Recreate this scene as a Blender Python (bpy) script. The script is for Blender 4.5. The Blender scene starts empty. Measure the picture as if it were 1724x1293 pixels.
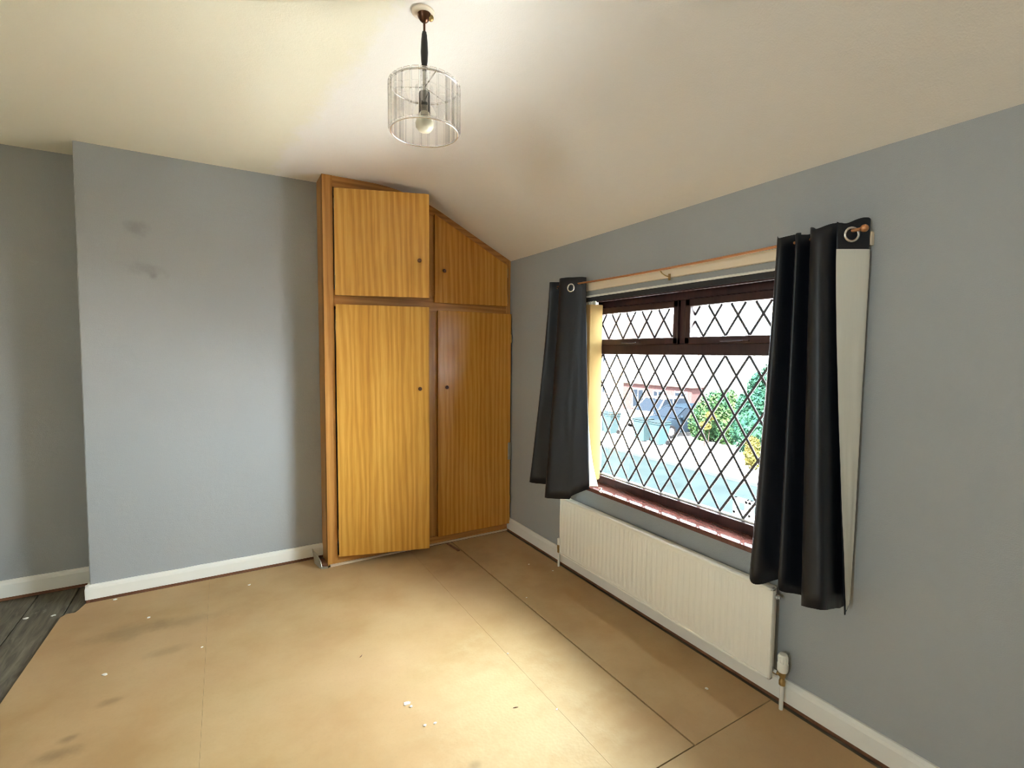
import bpy, bmesh, math, random
from mathutils import Vector, Matrix, noise

random.seed(7)
SC = bpy.context.scene
COL = SC.collection

# ------------------------------------------------------------------ camera
F_PX = 820.6
YAW, PITCH, ROLL = math.radians(30.673), math.radians(-3.678), math.radians(0.483)
CAM_POS = Vector((-1.8458, -3.1448, 1.3477))
fw = Vector((math.sin(YAW) * math.cos(PITCH), math.cos(YAW) * math.cos(PITCH), math.sin(PITCH)))
rt0 = Vector((math.cos(YAW), -math.sin(YAW), 0.0))
up0 = rt0.cross(fw)
rt = rt0 * math.cos(ROLL) + up0 * math.sin(ROLL)
up = -rt0 * math.sin(ROLL) + up0 * math.cos(ROLL)
cam_data = bpy.data.cameras.new('camera')
cam_data.sensor_fit = 'HORIZONTAL'
cam_data.sensor_width = 36.0
cam_data.lens = F_PX / 1724.0 * 36.0
cam_data.clip_start = 0.02
cam_data.clip_end = 500
cam = bpy.data.objects.new('camera', cam_data)
m = Matrix((rt, up, -fw)).transposed().to_4x4()
m.translation = CAM_POS
cam.matrix_world = m
COL.objects.link(cam)
SC.camera = cam

# ------------------------------------------------------------------ daylight and exposure
world = bpy.data.worlds.new('overcast_sky')
SC.world = world
world.use_nodes = True
wn = world.node_tree.nodes
wn.clear()
w_out = wn.new('ShaderNodeOutputWorld')
w_bg = wn.new('ShaderNodeBackground')
w_bg.inputs['Color'].default_value = (0.80, 0.92, 1.0, 1)      # even white haze
w_bg.inputs['Strength'].default_value = 4.2
world.node_tree.links.new(w_bg.outputs[0], w_out.inputs[0])
SUN_EL, SUN_DIR = math.radians(48), Vector((0.84, 0.54))      # hazy sun behind the house; light travels along SUN_DIR
sun = bpy.data.lights.new('sun', 'SUN')
sun.energy = 29.0
sun.angle = math.radians(6)
sun.color = (1.0, 0.97, 0.93)
so_ = bpy.data.objects.new('sun', sun)
so_.rotation_euler = Vector((SUN_DIR.x * math.cos(SUN_EL), SUN_DIR.y * math.cos(SUN_EL), -math.sin(SUN_EL))).to_track_quat('-Z', 'Y').to_euler()
so_.location = (-10, -6, 14)
COL.objects.link(so_)

portal = bpy.data.lights.new('window_portal', 'AREA')
portal.shape = 'RECTANGLE'
portal.size = 1.33
portal.size_y = 1.12
portal.cycles.is_portal = True
po = bpy.data.objects.new('window_portal', portal)
po.location = (0.205, -1.465, 1.115)
po.rotation_euler = (math.radians(90), 0, math.radians(90))
COL.objects.link(po)
portal2 = portal.copy()
portal2.size, portal2.size_y = 0.44, 0.56
po2 = bpy.data.objects.new('side_window_portal', portal2)
po2.location = (-3.93, -3.31, 1.55)
po2.rotation_euler = (math.radians(90), 0, math.radians(-90))
COL.objects.link(po2)
SC.view_settings.view_transform = 'Standard'
SC.view_settings.look = 'None'
SC.view_settings.gamma = 1.0
SC.view_settings.use_curve_mapping = False
SC.view_settings.exposure = 4.1
SC.cycles.max_bounces = 14
SC.cycles.diffuse_bounces = 10
SC.cycles.transparent_max_bounces = 24
SC.cycles.caustics_reflective = False
SC.cycles.caustics_refractive = False
SC.cycles.use_denoising = True
SC.cycles.filter_width = 0.8

# ------------------------------------------------------------------ mesh helpers
WM = {}


def wmat(o):
    return WM.get(o.name, Matrix.Identity(4))


class B:
    """collects shapes, in world coordinates, for ONE mesh"""

    def __init__(self):
        self.bm = bmesh.new()

    def box(self, x0, x1, y0, y1, z0, z1, bev=0.0, mat=None, seg=1):
        t = bmesh.new()
        vs = [t.verts.new((x, y, z)) for x in (x0, x1) for y in (y0, y1) for z in (z0, z1)]
        for f in ((0, 1, 3, 2), (4, 6, 7, 5), (0, 4, 5, 1), (2, 3, 7, 6), (0, 2, 6, 4), (1, 5, 7, 3)):
            t.faces.new([vs[i] for i in f])
        if bev:
            bmesh.ops.bevel(t, geom=list(t.edges), offset=bev, segments=seg, affect='EDGES', profile=0.5)
        self._merge(t, mat)
        return self

    def _merge(self, t, mat=None):
        if mat is not None:
            bmesh.ops.transform(t, matrix=mat, verts=t.verts)
        bmesh.ops.recalc_face_normals(t, faces=t.faces)
        mp = {}
        for v in t.verts:
            mp[v] = self.bm.verts.new(v.co)
        for f in t.faces:
            try:
                self.bm.faces.new([mp[v] for v in f.verts])
            except ValueError:
                pass
        t.free()

    def prism(self, pts, axis, a0, a1, bev=0.0, mat=None):
        """polygon in the plane across `axis` (0,1,2), pushed from a0 to a1"""
        t = bmesh.new()

        def P(p, a):
            if axis == 0:
                return (a, p[0], p[1])
            if axis == 1:
                return (p[0], a, p[1])
            return (p[0], p[1], a)
        lo = [t.verts.new(P(p, a0)) for p in pts]
        hi = [t.verts.new(P(p, a1)) for p in pts]
        t.faces.new(lo)
        t.faces.new(hi)
        n = len(pts)
        for i in range(n):
            t.faces.new((lo[i], lo[(i + 1) % n], hi[(i + 1) % n], hi[i]))
        if bev:
            bmesh.ops.bevel(t, geom=list(t.edges), offset=bev, segments=1, affect='EDGES', profile=0.5)
        self._merge(t, mat)
        return self

    def lathe(self, prof, loc, n=20, axis=(0, 0, 1)):
        """profile of (radius, height) about an axis"""
        t = bmesh.new()
        q = Vector((0, 0, 1)).rotation_difference(Vector(axis)).to_matrix()
        rings = []
        for r, h in prof:
            if r < 1e-6:
                rings.append([t.verts.new(Vector(loc) + q @ Vector((0, 0, h)))])
            else:
                rings.append([t.verts.new(Vector(loc) + q @ Vector((r * math.cos(2 * math.pi * k / n), r * math.sin(2 * math.pi * k / n), h))) for k in range(n)])
        for a, b in zip(rings, rings[1:]):
            if len(a) == 1 and len(b) == 1:
                continue
            for k in range(n):
                k2 = (k + 1) % n
                if len(a) == 1:
                    t.faces.new((a[0], b[k], b[k2]))
                elif len(b) == 1:
                    t.faces.new((a[k], a[k2], b[0]))
                else:
                    t.faces.new((a[k], a[k2], b[k2], b[k]))
        if len(rings[0]) > 1:
            t.faces.new(rings[0])
        if len(rings[-1]) > 1:
            t.faces.new(rings[-1])
        self._merge(t)
        return self

    def tube(self, path, r, n=10, closed=False):
        t = bmesh.new()
        pts = [Vector(p) for p in path]
        rings = []
        N = len(pts)
        ref = Vector((0.13, 0.31, 0.94))
        for i, p in enumerate(pts):
            if closed:
                d = pts[(i + 1) % N] - pts[i - 1]
            else:
                d = pts[min(i + 1, N - 1)] - pts[max(i - 1, 0)]
            d.normalize()
            a = d.cross(ref)
            if a.length < 1e-3:
                a = d.cross(Vector((1, 0, 0)))
            a.normalize()
            b = d.cross(a)
            rr = r[i] if isinstance(r, (list, tuple)) else r
            rings.append([t.verts.new(p + rr * (math.cos(2 * math.pi * k / n) * a + math.sin(2 * math.pi * k / n) * b)) for k in range(n)])
        rng = range(N) if closed else range(N - 1)
        for i in rng:
            a, b = rings[i], rings[(i + 1) % N]
            for k in range(n):
                t.faces.new((a[k], a[(k + 1) % n], b[(k + 1) % n], b[k]))
        if not closed:
            t.faces.new(rings[0])
            t.faces.new(rings[-1])
        self._merge(t)
        return self

    def ball(self, c, r, seg=16):
        prof = [(r * math.sin(math.pi * k / 10), -r * math.cos(math.pi * k / 10)) for k in range(11)]
        prof[0] = (0, -r)
        prof[-1] = (0, r)
        return self.lathe(prof, c, seg)

    def grid(self, fn, nu, nv, thick=None):
        """surface fn(i,j)->Vector ; optional thickness through offset function"""
        vs = [[self.bm.verts.new(fn(i, j)) for j in range(nv)] for i in range(nu)]
        for i in range(nu - 1):
            for j in range(nv - 1):
                self.bm.faces.new((vs[i][j], vs[i + 1][j], vs[i + 1][j + 1], vs[i][j + 1]))
        return self


def make(name, b, mat, parent=None, smooth=False, label=None, category=None, group=None, kind=None):
    me = bpy.data.meshes.new(name)
    b.bm.to_mesh(me)
    b.bm.free()
    if smooth:
        for p in me.polygons:
            p.use_smooth = True
    me.materials.append(mat)
    o = bpy.data.objects.new(name, me)
    COL.objects.link(o)
    if parent is not None:
        o.parent = parent
        o.matrix_parent_inverse = wmat(parent).inverted()
    if label:
        o['label'] = label
    if category:
        o['category'] = category
    if group:
        o['group'] = group
    if kind:
        o['kind'] = kind
    if smooth == 'auto':
        me.set_sharp_from_angle(angle=math.radians(40))
    return o


def thing(name, loc, label=None, category=None, group=None, kind=None):
    o = bpy.data.objects.new(name, None)
    o.empty_display_size = 0.1
    o.location = loc
    COL.objects.link(o)
    WM[o.name] = Matrix.Translation(Vector(loc))
    if label:
        o['label'] = label
    if category:
        o['category'] = category
    if group:
        o['group'] = group
    if kind:
        o['kind'] = kind
    return o


# ------------------------------------------------------------------ material helpers
class N:
    def __init__(self, name):
        self.m = bpy.data.materials.new(name)
        self.m.use_nodes = True
        self.t = self.m.node_tree
        self.t.nodes.clear()
        self.out = self.t.nodes.new('ShaderNodeOutputMaterial')

    def n(self, typ, **kw):
        nd = self.t.nodes.new(typ)
        for k, v in kw.items():
            if k in nd.inputs:
                nd.inputs[k].default_value = v
            else:
                setattr(nd, k, v)
        return nd

    def l(self, a, b):
        self.t.links.new(a, b)

    def coord(self, scale=(1, 1, 1), rnd=False):
        tc = self.n('ShaderNodeTexCoord')
        mp = self.n('ShaderNodeMapping')
        mp.inputs['Scale'].default_value = scale
        src = tc.outputs['Object']
        if rnd:
            oi = self.n('ShaderNodeObjectInfo')
            mu = self.n('ShaderNodeVectorMath', operation='SCALE')
            cb = self.n('ShaderNodeCombineXYZ')
            for k in range(3):
                self.l(oi.outputs['Random'], cb.inputs[k])
            self.l(cb.outputs[0], mu.inputs[0])
            mu.inputs['Scale'].default_value = 7.3
            ad = self.n('ShaderNodeVectorMath', operation='ADD')
            self.l(src, ad.inputs[0])
            self.l(mu.outputs[0], ad.inputs[1])
            src = ad.outputs[0]
        self.l(src, mp.inputs['Vector'])
        return mp.outputs[0]

    def noise(self, vec, scale, detail=3.0, rough=0.55, dist=0.0):
        nd = self.n('ShaderNodeTexNoise')
        nd.inputs['Scale'].default_value = scale
        nd.inputs['Detail'].default_value = detail
        nd.inputs['Roughness'].default_value = rough
        nd.inputs['Distortion'].default_value = dist
        self.l(vec, nd.inputs['Vector'])
        return nd.outputs['Fac']

    def ramp(self, fac, stops):
        r = self.n('ShaderNodeValToRGB')
        e = r.color_ramp.elements
        while len(e) > 1:
            e.remove(e[-1])
        e[0].position = stops[0][0]
        c = stops[0][1]
        e[0].color = (*c, 1) if not isinstance(c, float) else (c, c, c, 1)
        for p, c in stops[1:]:
            k = e.new(p)
            k.color = (*c, 1) if not isinstance(c, float) else (c, c, c, 1)
        self.l(fac, r.inputs[0])
        return r.outputs[0]

    def mix(self, fac, a, b, mode='MIX'):
        x = self.n('ShaderNodeMix', data_type='RGBA', blend_type=mode)
        for s, v in ((0, fac), (6, a), (7, b)):
            if hasattr(v, 'is_linked') or hasattr(v, 'links'):
                self.l(v, x.inputs[s])
            elif s == 0:
                x.inputs[0].default_value = v
            else:
                x.inputs[s].default_value = (*v, 1)
        return x.outputs[2]

    def math(self, op, a, b=None):
        x = self.n('ShaderNodeMath', operation=op)
        for i, v in enumerate((a, b)):
            if v is None:
                continue
            if hasattr(v, 'links'):
                self.l(v, x.inputs[i])
            else:
                x.inputs[i].default_value = v
        return x.outputs[0]

    def spot(self, c, rad, soft=1.0, wob=None):
        """1 inside an ellipsoid about world point c, falling to 0 at its rim"""
        tc = self.n('ShaderNodeTexCoord')
        s = self.n('ShaderNodeVectorMath', operation='SUBTRACT')
        self.l(tc.outputs['Object'], s.inputs[0])
        s.inputs[1].default_value = c
        d = self.n('ShaderNodeVectorMath', operation='DIVIDE')
        self.l(s.outputs[0], d.inputs[0])
        d.inputs[1].default_value = rad
        ln = self.n('ShaderNodeVectorMath', operation='LENGTH')
        self.l(d.outputs[0], ln.inputs[0])
        v = ln.outputs['Value']
        if wob is not None:
            v = self.math('ADD', v, self.math('MULTIPLY', self.math('SUBTRACT', wob, 0.5), 1.6))
        mr = self.n('ShaderNodeMapRange')
        mr.interpolation_type = 'SMOOTHSTEP'
        self.l(v, mr.inputs[0])
        mr.inputs[1].default_value = 1.0
        mr.inputs[2].default_value = 1.0 - soft
        return mr.outputs[0]

    def bump(self, h, strength, dist=0.002):
        b = self.n('ShaderNodeBump')
        b.inputs['Strength'].default_value = strength
        b.inputs['Distance'].default_value = dist
        self.l(h, b.inputs['Height'])
        return b.outputs[0]

    def finish(self, color, rough=0.6, metal=0.0, normal=None, spec=0.5, coat=0.0, sheen=0.0, coat_rough=0.1):
        p = self.n('ShaderNodeBsdfPrincipled')
        if hasattr(color, 'links'):
            self.l(color, p.inputs['Base Color'])
        else:
            p.inputs['Base Color'].default_value = (*color, 1)
        if hasattr(rough, 'links'):
            self.l(rough, p.inputs['Roughness'])
        else:
            p.inputs['Roughness'].default_value = rough
        p.inputs['Metallic'].default_value = metal
        p.inputs['Specular IOR Level'].default_value = spec
        p.inputs['Coat Weight'].default_value = coat
        p.inputs['Coat Roughness'].default_value = coat_rough
        p.inputs['Sheen Weight'].default_value = sheen
        if normal is not None:
            self.l(normal, p.inputs['Normal'])
        self.l(p.outputs[0], self.out.inputs[0])
        return self.m


def plain(name, color, rough=0.5, metal=0.0, var=0.12, scale=30.0, bump=0.0, spec=0.5, coat=0.0):
    k = N(name)
    v = k.coord()
    f = k.noise(v, scale)
    c = k.mix(f, tuple(x * (1 - var) for x in color), tuple(min(1, x * (1 + var)) for x in color))
    nm = k.bump(k.noise(v, scale * 8), bump) if bump else None
    return k.finish(c, rough, metal, nm, spec, coat)


def wall_paint():
    k = N('grey_emulsion_paint')
    v = k.coord()
    big = k.noise(v, 1.3, 4)
    c = k.mix(big, (0.335, 0.350, 0.352), (0.375, 0.390, 0.390))
    wob = k.noise(v, 14, 3)
    for cc, rad, a in (((-2.227, 0.182, 1.996), (0.07, 0.2, 0.06), 0.28), ((-2.19, 0.182, 1.775), (0.12, 0.2, 0.05), 0.24),
                       ((-2.165, 0.182, 1.745), (0.04, 0.2, 0.03), 0.3)):
        c = k.mix(k.math('MULTIPLY', k.spot(cc, rad, 1.0, wob), a), c, (0.09, 0.09, 0.085))
    b1 = k.noise(v, 260, 2)
    b2 = k.noise(v, 40, 3)
    h = k.math('ADD', b1, k.math('MULTIPLY', b2, 1.5))
    return k.finish(c, 0.62, normal=k.bump(h, 0.35, 0.0025), spec=0.35)


def ceiling_paint():
    k = N('cream_ceiling_paint')
    v = k.coord()
    big = k.noise(v, 0.9, 4)
    cream = k.mix(big, (0.79, 0.73, 0.56), (0.82, 0.76, 0.60))
    fresh = k.mix(big, (0.81, 0.76, 0.68), (0.84, 0.79, 0.72))
    sx = k.n('ShaderNodeSeparateXYZ')
    k.l(v, sx.inputs[0])
    # ragged edge of the newer paint: x about -1.47 with a step
    edge = k.math('ADD', k.math('MULTIPLY', sx.outputs[1], 0.12), sx.outputs[0])
    rag = k.math('MULTIPLY', k.math('SUBTRACT', k.noise(v, 5.5, 5, 0.7), 0.5), 0.22)
    e = k.math('ADD', edge, rag)
    mr = k.n('ShaderNodeMapRange')
    k.l(e, mr.inputs[0])
    mr.inputs[1].default_value = -1.60
    mr.inputs[2].default_value = -1.53
    c = k.mix(mr.outputs[0], cream, fresh)
    h = k.math('ADD', k.noise(v, 200, 2), k.math('MULTIPLY', k.noise(v, 12, 3), 3.0))
    return k.finish(c, 0.75, normal=k.bump(h, 0.25, 0.003), spec=0.25)


def hardboard():
    k = N('tan_hardboard')
    v = k.coord(rnd=False)
    a = k.noise(v, 2.2, 5, 0.6)
    c = k.ramp(a, [(0.34, (0.375, 0.230, 0.100)), (0.5, (0.425, 0.283, 0.133)), (0.7, (0.47, 0.33, 0.168))])
    bb = k.noise(k.coord((1, 1.6, 1)), 0.9, 3)
    c = k.mix(k.ramp(bb, [(0.42, 0.0), (0.62, 0.45)]), c, (0.485, 0.305, 0.165))
    wob = k.noise(v, 9, 4, 0.65)
    for cc, rad, al in (((-2.26, -0.28, 0), (0.22, 0.10, 1), 0.38), ((-2.02, -0.30, 0), (0.24, 0.08, 1), 0.28),
                        ((-2.36, -1.06, 0), (0.10, 0.05, 1), 0.5), ((-2.25, -0.83, 0), (0.05, 0.03, 1), 0.4),
                        ((-2.34, -0.985, 0), (0.04, 0.03, 1), 0.5), ((-1.17, -1.79, 0), (0.03, 0.025, 1), 0.5),
                        ((-0.52, -0.35, 0), (0.35, 0.25, 1), 0.22), ((-2.10, -0.55, 0), (0.12, 0.05, 1), 0.25)):
        c = k.mix(k.math('MULTIPLY', k.spot(cc, rad, 0.9, wob), al), c, (0.16, 0.10, 0.05))
    # worn greenish grey area with the woven back texture showing
    worn = k.spot((-0.92, -1.65, 0), (0.42, 0.62, 1), 0.9, wob)
    c = k.mix(k.math('MULTIPLY', worn, 0.55), c, (0.49, 0.385, 0.215))
    fine = k.noise(v, 90, 3, 0.7)
    c = k.mix(k.ramp(fine, [(0.3, 0.12), (0.5, 0.0)]), c, (0.30, 0.2, 0.1))
    vo = k.n('ShaderNodeTexVoronoi', feature='F1')
    vo.inputs['Scale'].default_value = 85
    k.l(v, vo.inputs['Vector'])
    h = k.math('ADD', k.math('MULTIPLY', vo.outputs['Distance'], k.math('MULTIPLY', worn, 1.2)), k.math('MULTIPLY', fine, 0.5))
    r = k.mix(a, (0.55, 0.55, 0.55), (0.7, 0.7, 0.7))
    return k.finish(c, r, normal=k.bump(h, 0.22, 0.0025), spec=0.2)


def old_board():
    k = N('dark_old_floorboard')
    v = k.coord((9, 1.0, 9), rnd=True)
    g = k.noise(v, 5, 6, 0.6, 0.8)
    c = k.ramp(g, [(0.28, (0.07, 0.060, 0.042)), (0.55, (0.15, 0.128, 0.09)), (0.8, (0.24, 0.21, 0.155))])
    w = k.coord()
    sp = k.ramp(k.noise(w, 7, 4, 0.7), [(0.63, 0.0), (0.72, 0.55)])
    c = k.mix(sp, c, (0.34, 0.31, 0.25))
    return k.finish(c, 0.7, normal=k.bump(g, 0.4, 0.002), spec=0.3)


def wood(name, dark, mid, light, gloss=0.3, horiz=False, relief=0.08):
    k = N(name)
    sc = (1, 1, 0.03) if not horiz else (0.03, 1, 1)
    v = k.coord(sc, rnd=True)
    broad = k.noise(v, 5.5, 5, 0.68, 0.25)
    fine = k.noise(v, 110, 5, 0.7, 0.3)
    sc2 = (1, 1, 0.09) if not horiz else (0.09, 1, 1)
    v2 = k.coord(sc2, rnd=True)
    wv = k.n('ShaderNodeTexWave', wave_type='RINGS', rings_direction='Y' if not horiz else 'Y')
    wv.inputs['Scale'].default_value = 9.0
    wv.inputs['Distortion'].default_value = 6.0
    wv.inputs['Detail'].default_value = 3
    wv.inputs['Detail Scale'].default_value = 1.6
    k.l(v2, wv.inputs['Vector'])
    s = k.math('ADD', k.math('MULTIPLY', broad, 0.46), k.math('MULTIPLY', fine, 0.40))
    s = k.math('ADD', s, k.math('MULTIPLY', wv.outputs['Fac'], 0.14))
    c = k.ramp(s, [(0.34, dark), (0.5, mid), (0.64, light)])
    return k.finish(c, gloss, normal=k.bump(fine, relief, 0.001) if relief else None, spec=0.5)


def glass_pane():
    k = N('window_glass')
    tr = k.n('ShaderNodeBsdfTransparent')
    tr.inputs[0].default_value = (0.97, 0.99, 0.985, 1)
    gl = k.n('ShaderNodeBsdfGlossy')
    gl.inputs['Roughness'].default_value = 0.02
    fr = k.n('ShaderNodeFresnel')
    fr.inputs[0].default_value = 1.25
    mx = k.n('ShaderNodeMixShader')
    k.l(fr.outputs[0], mx.inputs[0])
    k.l(tr.outputs[0], mx.inputs[1])
    k.l(gl.outputs[0], mx.inputs[2])
    k.l(mx.outputs[0], k.out.inputs[0])
    return k.m


def crystal():
    k = N('clear_crystal')
    v = k.coord()
    gl = k.n('ShaderNodeBsdfGlass')
    gl.inputs['IOR'].default_value = 1.5
    gl.inputs['Roughness'].default_value = 0.0
    gl.inputs['Color'].default_value = (0.98, 0.98, 0.98, 1)
    tr = k.n('ShaderNodeBsdfTransparent')
    tr.inputs[0].default_value = (0.97, 0.97, 0.97, 1)
    mx = k.n('ShaderNodeMixShader')
    mx.inputs[0].default_value = 0.6
    k.l(gl.outputs[0], mx.inputs[1])
    k.l(tr.outputs[0], mx.inputs[2])
    k.l(mx.outputs[0], k.out.inputs[0])
    return k.m


def fabric_translucent(name, color, trans):
    k = N(name)
    v = k.coord((60, 60, 2))
    f = k.noise(v, 6, 3)
    c = k.mix(f, tuple(x * 0.93 for x in color), color)
    d = k.n('ShaderNodeBsdfDiffuse')
    t = k.n('ShaderNodeBsdfTranslucent')
    k.l(c, d.inputs[0])
    k.l(c, t.inputs[0])
    mx = k.n('ShaderNodeMixShader')
    mx.inputs[0].default_value = trans
    k.l(d.outputs[0], mx.inputs[1])
    k.l(t.outputs[0], mx.inputs[2])
    k.l(mx.outputs[0], k.out.inputs[0])
    return k.m


def curtain_cloth():
    k = N('black_satin_cloth')
    v = k.coord((1, 1, 0.3))
    f = k.noise(k.coord(), 500, 2)
    c = k.mix(k.noise(v, 8), (0.0045, 0.0055, 0.009), (0.008, 0.009, 0.014))
    return k.finish(c, 0.47, normal=k.bump(f, 0.10, 0.001), spec=0.5, sheen=0.0)


M_WALL = wall_paint()
M_CEIL = ceiling_paint()
M_PALE = plain('pale_bounce_paint', (0.72, 0.69, 0.62), 0.7, var=0.03, scale=2)  # for the two unseen walls, made pale to bounce light into the room
M_BRICK = plain('dark_red_brick', (0.0125, 0.0070, 0.0068), 0.9, var=0.35, scale=8, spec=0.0)
M_BOARD = hardboard()
M_OLD = old_board()
M_DOOR = wood('honey_oak_veneer', (0.50, 0.220, 0.030), (0.65, 0.325, 0.050), (0.76, 0.425, 0.090), 0.36)
M_DOOR_R = wood('amber_oak_veneer', (0.42, 0.170, 0.020), (0.55, 0.245, 0.034), (0.63, 0.320, 0.060), 0.27)
M_FRAME = wood('varnished_pine', (0.36, 0.150, 0.030), (0.50, 0.235, 0.055), (0.58, 0.300, 0.085), 0.36)
M_FRAME_H = wood('varnished_pine_crossgrain', (0.32, 0.130, 0.026), (0.46, 0.205, 0.047), (0.54, 0.270, 0.075), 0.36, True)
M_WHITE = plain('white_gloss_paint', (0.78, 0.77, 0.71), 0.35, var=0.04, scale=9, bump=0.03)
M_RAD = plain('ivory_enamel', (0.82, 0.80, 0.72), 0.32, var=0.02, scale=8)
M_CREAM = plain('cream_painted_timber', (0.78, 0.66, 0.50), 0.4, var=0.05, scale=6)
M_MAHOG = wood('mahogany_foil', (0.034, 0.0150, 0.0145), (0.050, 0.0215, 0.0200), (0.068, 0.0290, 0.0265), 0.28)
M_SILL = wood('glossy_mahogany_board', (0.11, 0.040, 0.033), (0.15, 0.055, 0.045), (0.19, 0.072, 0.058), 0.07, False, 0.0)
M_LEAD = plain('dull_lead', (0.10, 0.095, 0.11), 0.5, 0.3, var=0.1)
M_GLASS = glass_pane()
M_ALU = plain('white_aluminium', (0.80, 0.80, 0.77), 0.35, var=0.02)
M_DARKSLOT = plain('dark_rubber', (0.02, 0.021, 0.024), 0.6, var=0.1)
M_LOUVRE = fabric_translucent('yellowed_blind_fabric', (0.38, 0.255, 0.105), 0.25)
M_CLOTH = curtain_cloth()
M_LINING = fabric_translucent('cream_curtain_lining', (0.84, 0.83, 0.75), 0.15)
M_COPPER = plain('copper_tube', (0.62, 0.30, 0.14), 0.3, 0.9, var=0.1)
M_CHROME = plain('silver_ring', (0.72, 0.70, 0.66), 0.25, 0.85, var=0.05)
M_BRASS = plain('tarnished_brass', (0.42, 0.28, 0.11), 0.35, 0.85, var=0.15)
M_PLASTIC = plain('white_plastic', (0.80, 0.78, 0.70), 0.4, var=0.03)
M_BLACKWOOD = plain('black_lacquered_wood', (0.010, 0.008, 0.007), 0.3, var=0.1)
M_BROWNMETAL = plain('dark_bronze', (0.09, 0.035, 0.015), 0.28, 0.7, var=0.15)
M_CRYSTAL = crystal()
M_BULB = plain('frosted_bulb', (0.86, 0.80, 0.62), 0.3, var=0.02)
M_BAREWOOD = wood('bare_brown_wood', (0.12, 0.045, 0.02), (0.20, 0.08, 0.035), (0.27, 0.12, 0.055), 0.6, True)
M_STRIP = plain('pale_bare_edge', (0.66, 0.52, 0.36), 0.55, var=0.1)
M_STEEL = plain('grey_steel', (0.42, 0.40, 0.32), 0.4, 0.6, var=0.2)
M_FLECK = plain('white_paint_fleck', (0.80, 0.78, 0.72), 0.6, var=0.05)
M_KNOB = plain('dark_turned_wood', (0.10, 0.035, 0.012), 0.35, var=0.2)

# ------------------------------------------------------------------ the setting
H, HE = 2.40, 2.02
XL, YC, XC, YR = -2.491, 0.182, -1.313, 0.43
X_LEFT, Y_FRONT = -3.70, -4.40
OY0, OY1, OZ0, OZ1 = -2.13, -0.80, 0.545, 1.675     # window opening


def ceil_z(x):
    """flat, then falling to the eaves through a soft crease"""
    s, x0, w = 0.497, -0.765, 0.26
    u = x - x0
    if u < -w:
        d = 0.0
    elif u > w:
        d = s * u
    else:
        d = s * (u + w) ** 2 / (4 * w)
    return H - d


# ceiling
b = B()
xs = [X_LEFT - 0.1, -3.0, -2.5, -2.2, -1.9, -1.6, -1.4, -1.2] + [-1.1 + 0.05 * k for k in range(22)] + [0.0, 0.05]
ys = [Y_FRONT - 0.1 + (YR + 0.25 - Y_FRONT) * k / 60 for k in range(61)]
b.grid(lambda i, j: Vector((xs[i], ys[j], ceil_z(xs[i]) + 0.006 * (noise.noise(Vector((xs[i] * 1.3, ys[j] * 1.3, 0.3)))))), len(xs), len(ys))
b.box(X_LEFT - 0.1, -0.9, Y_FRONT - 0.1, YR + 0.15, H + 0.02, H + 0.12)
b.prism([(-0.9, H + 0.02), (-0.6, H + 0.005), (0.3, HE - 0.02), (0.3, HE + 0.12), (-0.6, H + 0.12), (-0.9, H + 0.12)], 1, Y_FRONT - 0.1, YR + 0.15)
make('ceiling', b, M_CEIL, smooth=True, kind='structure')

# walls
b = B()
b.box(X_LEFT - 0.24, 0.26, Y_FRONT - 0.1, YR + 0.1, -2.72, -0.14)
make('wall_lower_storey', b, M_BRICK, kind='structure')
b = B()
TH = 0.21
b.box(0, TH, Y_FRONT, OY0, -0.02, HE + 0.05)
b.box(0, TH, OY1, YR + 0.1, -0.02, HE + 0.05)
b.box(0, TH, OY0, OY1, -0.02, OZ0)
b.box(0, TH, OY0, OY1, OZ1, HE + 0.05)
make('wall_right', b, M_WALL, kind='structure')
b = B()
b.box(X_LEFT - 0.1, 0.0, YR, YR + 0.1, -0.02, H + 0.05)
make('wall_back', b, M_WALL, kind='structure')
b = B()
# chimney breast: its left arris leans a little
t = bmesh.new()
lo = [(XL, YC), (XC + 0.03, YC), (XC + 0.03, YR), (XL, YR)]
hi = [(XL + 0.016, YC), (XC + 0.03, YC), (XC + 0.03, YR), (XL + 0.016, YR)]
v0 = [t.verts.new((p[0], p[1], -0.02)) for p in lo]
v1 = [t.verts.new((p[0], p[1], H + 0.03)) for p in hi]
t.faces.new(v0)
t.faces.new(v1)
for i in range(4):
    t.faces.new((v0[i], v0[(i + 1) % 4], v1[(i + 1) % 4], v1[i]))
bmesh.ops.bevel(t, geom=[e for e in t.edges if abs(e.verts[0].co.z - e.verts[1].co.z) > 1], offset=0.006, segments=2, affect='EDGES', profile=0.5)
b._merge(t)
chim = make('wall_chimney_breast', b, M_WALL, kind='structure')
b = B()
b.lathe([(0, 0), (0.003, 0), (0.004, 0.004), (0.003, 0.007), (0, 0.0075)], (-1.625, YC, 1.728), 10, (0, -1, 0))
make('wall_screw', b, M_STEEL, chim)
b = B()
LY0, LY1, LZ0, LZ1 = -3.53, -3.09, 1.27, 1.83      # small second window, behind the camera
b.box(X_LEFT - 0.24, X_LEFT, Y_FRONT - 0.1, LY0, -0.02, H + 0.05)
b.box(X_LEFT - 0.24, X_LEFT, LY1, YR + 0.1, -0.02, H + 0.05)
b.box(X_LEFT - 0.24, X_LEFT, LY0, LY1, -0.02, LZ0)
b.box(X_LEFT - 0.24, X_LEFT, LY0, LY1, LZ1, H + 0.05)
make('wall_left', b, M_PALE, kind='structure')
b = B()
b.box(X_LEFT - 0.1, 0.05, Y_FRONT - 0.1, Y_FRONT, -0.02, H + 0.05)
make('wall_front', b, M_PALE, kind='structure')


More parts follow.
